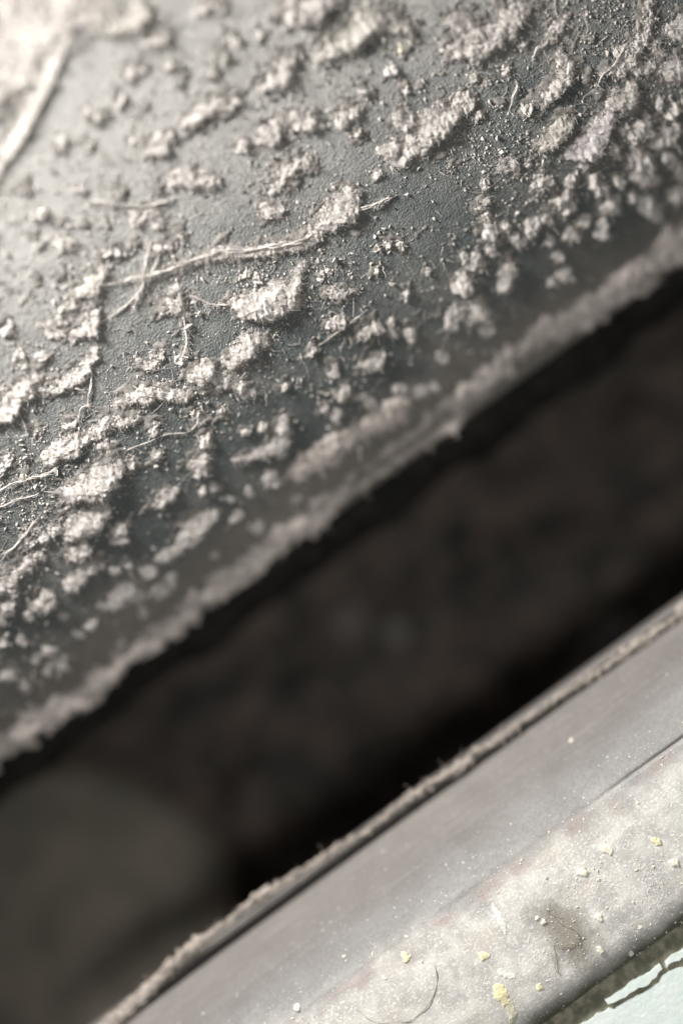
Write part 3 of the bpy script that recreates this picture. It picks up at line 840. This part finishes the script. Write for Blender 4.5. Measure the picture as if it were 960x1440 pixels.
# ---- threads
THREADS = [
    ('long twisted fibre ridge of lint crossing the panel', 1.6, [(146, 402, 3), (190, 391, 4), (230, 381, 5), (270, 367, 5), (305, 353, 6), (340, 352, 7), (380, 348, 7), (418, 340, 8), (446, 322, 8)]),
    ('lint thread trailing from the fan clump towards the slot', .5, [(497, 297, 5), (520, 290, 6), (540, 282, 7), (558, 274, 5)]),
    ('loose wavy strand in the blurred upper left', .6, [(122, 282, 4), (150, 285, 5), (190, 290, 4), (225, 286, 5), (244, 277, 5)]),
    ('short thread joining the ragged clump to the large fuzzy clump', 1.2, [(262, 414, 3), (285, 422, 4), (300, 428, 5), (328, 428, 5)]),
    ('thread hanging straight down from the ragged clump', 1.4, [(258, 440, 5), (262, 465, 5), (261, 485, 5), (256, 503, 6)]),
    ('steep web thread crossing the fibre ridge', .8, [(190, 430, 3), (200, 400, 4), (206, 370, 4), (213, 338, 4)]),
    ('second steep web thread next to the first', .6, [(208, 395, 2), (219, 370, 3), (229, 343, 3)]),
    ('faint web thread below the fibre ridge', .8, [(156, 444, 3), (175, 430, 4), (195, 412, 5), (203, 388, 3)]),
    ('thread dangling from the slanting ridge', .9, [(129, 512, 3), (128, 545, 4), (124, 572, 3)]),
    ('hooked thread under the slanting ridge', 1.2, [(111, 588, 4), (114, 576, 5), (122, 572, 5), (133, 579, 4)]),
    ('short tangle below the slanting ridge', 1.2, [(98, 548, 4), (108, 545, 6), (119, 553, 6)]),
    ('taut thread between two small crumbs below the lint chain', .3, [(176, 635, 2), (230, 613, 2), (268, 605, 2), (281, 590, 3)]),
    ('fine web thread in the lower left', .6, [(-10, 693, 3), (30, 676, 4), (60, 668, 5), (84, 654, 5)]),
    ('second fine web thread in the lower left', .4, [(-10, 716, 2), (20, 704, 3), (45, 697, 2), (66, 684, 2)]),
    ('curved thread near the left side', .5, [(0, 780, 3), (20, 768, 4), (45, 738, 3), (58, 722, 2)]),
    ('faint slanting thread mid panel', .2, [(448, 487, 2), (470, 470, 3), (492, 454, 3), (516, 434, 2)]),
    ('thread curling down from the small frayed clump', .6, [(772, 50, 4), (762, 64, 4), (752, 68, 4), (748, 84, 3)]),
    ('short straight thread at the top edge', .3, [(784, -8, 3), (780, 4, 3), (781, 18, 4)]),
    ('beaded thread running from the crusty ridge', 1.0, [(838, 122, 3), (848, 104, 4), (860, 94, 5), (868, 82, 5), (880, 62, 5)]),
    ('broken thread in the crumbs beside the needle tuft', .5, [(714, 155, 3), (720, 138, 4), (726, 120, 3), (722, 112, 3)]),
    ('short curl near the broken thread', .3, [(703, 140, 2), (711, 130, 3), (713, 122, 2)]),
    ('dark hooked thread trailing from the big left clump', .5, [(26, 578, 4), (34, 594, 3), (43, 613, 2)]),
    ('tiny comma shaped thread near the top right', .2, [(842, 60, 2), (848, 56, 3), (854, 50, 2)]),
]
for lab, fz, pts in THREADS:
    add_thread('lint_thread', pts, z_panel, M_THREAD, lab, fuzz=fz * 1.6, lift=1.0, wob=1.4, thin=0.42)

# white needle standing in the tuft
t_, s_ = to_ts([796, 797], [108, 92])
t_, s_, z_ = drop(t_, s_, z_panel)
P_ = np.stack([t_, -s_, z_ + np.array([14., 17.])], -1)[None]
V_, F_ = tubes(P_, np.array([[1.0, 0.8]]), 6)
link('white_needle', mesh_from('white_needle', V_, F_), M_CRUMB_WHITE, label='tiny white needle sticking in the ragged tuft', cat='needle')

# ---- crumbs on the rail
Wc, Yc, Cc = M_CRUMB_WHITE, M_CRUMB_YELLOW, M_CRUMB_CREAM
RAIL = [
    ('yellow flake with a chipped tip on the rail, largest of the crumbs', Yc, .35, [[(700, 1390, 8), (704, 1398, 10), (710, 1408, 7), (708, 1414, 3)]]),
    ('dull olive yellow crumb touching the yellow flake', M_LINT_YELLOW, .25, [[(716, 1410, 5), (720, 1424, 6), (719, 1436, 4)]]),
    ('round yellow crumb right above the hair loop', Yc, .6, [[(569, 1343, 5), (571, 1347, 6)]]),
    ('round pale yellow crumb above the yellow flake', Yc, .6, [[(679, 1344, 7), (682, 1343, 6)]]),
    ('long white scrape of powder on the rail', Wc, .3, [[(693, 1275, 3), (700, 1285, 5), (704, 1296, 5), (708, 1306, 4), (711, 1313, 2)]]),
    ('flat white crumb above the yellow flake', Wc, .4, [[(704, 1367, 5), (712, 1371, 5), (720, 1373, 4)]]),
    ('yellow crumb at the right side of the rail', Yc, .6, [[(920, 1181, 5), (924, 1184, 5)]]),
    ('cream crumb cut near the right side of the rail', Cc, .6, [[(945, 1214, 5), (950, 1213, 5)]]),
    ('cream crumb halfway up the pale part of the rail', Cc, .6, [[(816, 1228, 5), (821, 1227, 5)]]),
    ('cream crumb right of the brown stain', Cc, .6, [[(841, 1290, 5), (844, 1293, 4)]]),
    ('cream crumb between stain and rail edge', Cc, .6, [[(842, 1334, 4), (844, 1337, 5)]]),
    ('small yellow crumb below the stain', Yc, .6, [[(758, 1388, 5)]]),
    ('pinkish crumb on the edge of the stain', Cc, .6, [[(763, 1297, 4)]]),
    ('white crumb beside the pinkish one', Wc, .6, [[(755, 1291, 3)]]),
    ('flat orange crumb on the pale part of the rail', Cc, .3, [[(846, 1193, 5), (856, 1196, 6)]]),
    ('white crumb near the end of the slot ridge shadow', Wc, .7, [[(418, 1417, 5)]]),
    ('tiny yellow crumb above the round one', Cc, .7, [[(571, 1318, 3)]]),
    ('white crumb on the rolled lower edge of the rail', Wc, .7, [[(890, 1355, 4)]]),
    ('second white crumb on the rolled lower edge', Wc, .7, [[(886, 1341, 3.5)]]),
    ('white crumb inside the hair loop', Wc, .7, [[(541, 1376, 3.5)]]),
]
for lab, m, H, st in RAIL:
    add_clump('crumb', [[(x, y, r * 0.85) for x, y, r in q] for q in st], z_rail, m, H=H * 0.7, fuzz=0.0, shear=0.0, ragged=0.05, warp=0.25, scarp=0.1, micro=0.25, lumpy=0.5, label=lab, cat='crumb')
add_thread('hair', [(611, 1356, 1.3), (614, 1380, 1.3), (606, 1405, 1.3), (588, 1426, 1.3), (566, 1438, 1.3), (540, 1440, 1.3), (520, 1434, 1.3), (503, 1420, 1.2)], z_rail, M_HAIR,
           'fine dark hair curled into a loop on the rail', cat='hair', fuzz=0, lift=0.2, wob=0.15, strands=1)
add_thread('dark_fibre', [(768, 1278, .9), (778, 1290, 1.1), (790, 1300, 1.2), (806, 1306, 1.1), (812, 1318, 1), (800, 1330, .9), (786, 1332, .8)], z_rail, M_DARKFIB,
           'tangled dark fibre lying on the brown stain', cat='fibre', fuzz=0.3, lift=0.2, strands=2)
add_thread('dark_fibre', [(779, 1330, 1), (781, 1345, 1), (780, 1362, 1), (788, 1370, .8)], z_rail, M_DARKFIB,
           'short dark fibre trailing below the brown stain', cat='fibre', fuzz=0.2, lift=0.2, strands=2)

# ---- things seen dimly at the bottom of the slot
gt, ga = np.meshgrid(np.linspace(0, 1, 22), np.linspace(0, 2 * math.pi, 64, endpoint=False), indexing='ij')
t_, s_ = to_ts(90, 1330)
t_, s_ = float(t_) * 1.24, float(s_) * 1.24
R_ = 330.0
rad = R_ * gt
zz = -505 + 70 * np.sqrt(np.maximum(0, 1 - gt ** 2 * 0.97)) - 130 * (gt > 0.985)
V = np.stack([t_ + rad * np.cos(ga), -(s_ + rad * np.sin(ga)), zz + 5 * fbm(rad * np.cos(ga) / 60, rad * np.sin(ga) / 60, 61, 3)], -1)
n0, n1 = gt.shape
i = np.arange(n0 * n1).reshape(n0, n1)
j = np.roll(i, -1, 1)
F = np.stack([i[:-1], i[1:], j[1:], j[:-1]], -1).reshape(-1, 4)
org = np.array([t_, -s_, -600.0])
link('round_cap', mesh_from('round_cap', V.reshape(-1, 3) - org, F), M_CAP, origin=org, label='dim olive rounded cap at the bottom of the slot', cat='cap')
z_fl = z_flat(FLOOR_Z + 25)
for k, (x, y, r, lab) in enumerate([(490, 870, 15, 'faint round dust ball deep in the slot'), (555, 886, 14, 'second faint dust ball deep in the slot'), (345, 1108, 14, 'dim dust lump beside the rounded cap'),
                                    (712, 662, 18, 'dim dust lump deep in the slot near the panel edge'), (680, 790, 30, 'broad dim dust lump deep in the middle of the slot'),
                                    (800, 760, 26, 'dim brown dust lump deep in the slot'), (880, 600, 34, 'dim brown dust heap deep in the slot at the right')]):
    add_clump('dust_ball', [[(x - r * .3, y + r * .2, r * .8), (x + r * .4, y - r * .2, r * .8)]], z_fl, M_BALL if k < 2 else M_FLOOR, H=0.5, label=lab, cat='dust ball')

# ------------------------------------------------------------------ fine dust that nobody could count


def grains(name, n, sampler, zf, mat, rlo, rhi, label, tail=2.0, lift=0.35, flat=1.0):
    t, s = sampler(n)
    t, s = np.asarray(t), np.asarray(s)
    n = len(t)
    P, N, TA = surf(t, s, zf)
    r = rlo + (rhi - rlo) * rng.uniform(0, 1, n) ** (1 + tail)
    base = np.array([[1, 0, 0], [-1, 0, 0], [0, 1, 0], [0, -1, 0], [0, 0, 1], [0, 0, -0.6]], float)
    a = rng.uniform(0, 2 * math.pi, n)
    ca, sa = np.cos(a), np.sin(a)
    B = base[None] * rng.uniform(0.4, 1.5, (n, 6, 1)) * np.array([1.25, 0.8, 0.75]) + rng.normal(size=(n, 6, 3)) * 0.25
    X = B[..., 0] * ca[:, None] - B[..., 1] * sa[:, None]
    Yc_ = B[..., 0] * sa[:, None] + B[..., 1] * ca[:, None]
    B = np.stack([X, Yc_, B[..., 2] * flat], -1) * r[:, None, None]
    V = (P + N * (r * lift)[:, None])[:, None, :] + B
    f = np.array([[0, 2, 4], [2, 1, 4], [1, 3, 4], [3, 0, 4], [2, 0, 5], [1, 2, 5], [3, 1, 5], [0, 3, 5]])
    F = (f[None] + (np.arange(n) * 6)[:, None, None]).reshape(-1, 3)
    return link(name, mesh_from(name, V.reshape(-1, 3), F, False), mat, label=label, cat='dust', kind='stuff')


def panel_sampler(n, wave=60, lo=0.45, smin=-1300, smax=-14, seed=3):
    m = n * 5
    t = rng.uniform(-1300, 1300, m)
    s = rng.uniform(smin, smax, m)
    d = fbm(t / wave, s / wave, seed, 3) * 0.5 + 0.5 + 0.25 * fbm(t / 14, s / 14, seed + 8, 2)
    ok = rng.uniform(0, 1, m) < np.clip((d - lo) * 2.6, 0.04, 1) * np.interp(s, [-700, -420, -250, -140], [0.2, 1, 1, 0.3])
    return t[ok][:n], s[ok][:n]


grains('dust', 60000, lambda n: panel_sampler(n), z_panel, M_GRIT, 0.4, 2.5, 'fine pale dust grains scattered over the grey panel')
grains('dust', 3000, lambda n: panel_sampler(n, 80, 0.45, seed=12), z_panel, M_GRIT, 1.2, 4.8, 'coarse pale dust specks scattered over the grey panel', tail=2.2, lift=0.5)

# crumbs and grit shed around every clump
hp = np.concatenate([a for a, z in HALO if z is z_panel])
w = hp[:, 2] ** 1.1 * np.interp(hp[:, 1], [-650, -430, -260, -150], [0.08, 1, 1, 0.12])
pick = rng.choice(len(hp), 7000, p=w / w.sum())
off = rng.normal(size=(7000, 2)) * (hp[pick, 2:3] * 1.15 + 3)
ht, hs = hp[pick, 0] + off[:, 0], hp[pick, 1] + off[:, 1] + hp[pick, 2] * 0.3
ok = hs < -14
grains('dust', 0, lambda n: (ht[ok], hs[ok]), z_panel, M_LINT, 0.5, 2.6, 'crumbly grit shed around the dust clumps on the panel', tail=2.6, lift=0.45)
pick = rng.choice(len(hp), 5000, p=w / w.sum())
off = rng.normal(size=(5000, 2)) * (hp[pick, 2:3] * 1.0 + 3)
ht2, hs2 = hp[pick, 0] + off[:, 0], hp[pick, 1] + off[:, 1]
ok2 = hs2 < -14
Pq, Nq, Tq = surf(ht2[ok2], hs2[ok2], z_panel)
fv, ff = fibres(Pq + Nq * 0.8, Nq, rng.gamma(2.2, 2.6, len(Pq)), 1.0, rng.uniform(0.22, 0.5, len(Pq)), K=4, stick=0.5)
link('lint', mesh_from('lint', fv, ff), M_LINT, label='frayed lint fibres around the dust clumps on the panel', cat='lint', kind='stuff')

# felted film of dust that joins the clumps into streaks
g_ = 2.0
ft, fs = np.meshgrid(np.arange(-760, 1050, g_), np.arange(-800, -110, g_), indexing='ij')
fld = np.full(ft.shape, -9.0)
for x_, y_, r_ in hp[::2]:
    R2 = r_ * 2.4 + 7
    i0, i1 = np.searchsorted(ft[:, 0], [x_ - R2, x_ + R2])
    j0, j1 = np.searchsorted(fs[0], [y_ - R2, y_ + R2])
    if i1 > i0 and j1 > j0:
        dd = np.hypot(ft[i0:i1, j0:j1] - x_, fs[i0:i1, j0:j1] - y_) / R2
        fld[i0:i1, j0:j1] = np.maximum(fld[i0:i1, j0:j1], 1 - dd)
fld = np.maximum(fld, 0)
env = np.interp(fs, [-760, -520, -250, -110], [0.0, 1, 1, 0.0])
rag = fbm(ft / 46, fs / 17, 201, 4) * 0.55 + fbm(ft / 9, fs / 7, 211, 3) * 0.55
hf_ = (fld * 0.85 + rag - 0.36) * env
on = hf_ > 0.02
hz = np.where(on, 0.5 + 3.6 * np.clip(hf_, 0, 0.75) * (1 + 0.5 * vnoise(ft / 2.6, fs / 2.6, 231)), -1.2)
hz += np.where(on, 0.7 * vnoise(ft / 2.1, fs / 2.1, 241), 0)
P_, N_, T_ = surf(ft.ravel(), fs.ravel(), z_panel)
V_ = P_ + N_ * hz.ravel()[:, None] + T_ * (np.maximum(hz.ravel(), 0) * 0.6)[:, None]
ii = np.arange(ft.size).reshape(ft.shape)
Q_ = np.stack([ii[:-1, :-1], ii[:-1, 1:], ii[1:, 1:], ii[1:, :-1]], -1).reshape(-1, 4)
Q_ = Q_[on.ravel()[Q_].any(1)]
us = np.unique(Q_)
rm_ = np.full(ft.size, -1)
rm_[us] = np.arange(len(us))
link('dust', mesh_from('dust_film', V_[us], rm_[Q_], True), M_FILM, label='thin felted film of grey beige dust between the clumps', cat='dust', kind='stuff')
grains('grit', 1300, lambda n: panel_sampler(n, 90, 0.40, seed=77), z_panel, M_DARKGRIT, 0.6, 2.6, 'dark brown grit mixed into the dust on the panel', tail=2.0)

# the same dust goes on where the panel runs out of the view
g_ = 2.8
ft, fs = np.meshgrid(np.arange(-1300, 1300, g_), np.arange(-1250, -20, g_), indexing='ij')
zz_ = 1 - z_panel(fs) / D
ti, si = ft / zz_, fs / zz_
xi, yi = 480 + CA * ti + SA * si, 720 - SA * ti + CA * si
away = (xi < -22) | (xi > 982) | (yi < -22)
a_ = fbm(ft / 46, fs / 24, 301, 4) + 0.25 * fbm(ft / 8, fs / 7, 311, 3)
on = away & (a_ > 0.2)
hz = np.where(on, 1.0 + np.clip((a_ - 0.2) * 22, 0, 8) * (1 + 0.4 * fbm(ft / 5, fs / 5, 321, 2)) + 0.9 * vnoise(ft / 2.6, fs / 2.6, 331), -1.5)
P_, N_, T_ = surf(ft.ravel(), fs.ravel(), z_panel)
V_ = P_ + N_ * hz.ravel()[:, None] + T_ * (np.maximum(hz.ravel(), 0) * 0.8)[:, None]
ii = np.arange(ft.size).reshape(ft.shape)
Q_ = np.stack([ii[:-1, :-1], ii[:-1, 1:], ii[1:, 1:], ii[1:, :-1]], -1).reshape(-1, 4)
Q_ = Q_[on.ravel()[Q_].any(1)]
us = np.unique(Q_)
rm_ = np.full(ft.size, -1)
rm_[us] = np.arange(len(us))
link('dust', mesh_from('dust_crust', V_[us], rm_[Q_], True), M_LINT, label='crust of pale dust on the far reaches of the panel', cat='dust', kind='stuff')

# loose short fibres over the panel
tq, sq = panel_sampler(9000, 70, 0.42, seed=29)
Pq, Nq, Tq = surf(tq, sq, z_panel)
fv, ff = fibres(Pq + Nq * 0.8, Nq, rng.gamma(2.2, 3.6, len(Pq)), 1.0, rng.uniform(0.3, 0.65, len(Pq)), K=5, stick=0.25)
link('lint', mesh_from('lint', fv, ff), M_LINT, label='short loose lint fibres lying over the grey panel', cat='lint', kind='stuff')


def rail_sampler(n):
    m = n * 6
    t = rng.uniform(-1300, 1300, m)
    s = rng.uniform(430, 770, m)
    d = np.interp(s, [430, 500, 545, 600, 740, 770], [0.05, 0.25, 0.7, 1.0, 0.8, 0.3]) * (0.55 + 0.9 * fbm(t / 50, s / 40, 91, 3))
    ok = rng.uniform(0, 1, m) < d
    return t[ok][:n], s[ok][:n]


grains('powder', 14000, rail_sampler, z_rail, M_POWDER, 0.3, 1.5, 'fine white powder sprinkled over the rail', tail=2.0, flat=0.45, lift=0.1)
grains('powder', 1000, rail_sampler, z_rail, M_CRUMB_CREAM, 0.8, 3.6, 'coarser cream specks sprinkled over the rail', tail=2.0, flat=0.45, lift=0.1)
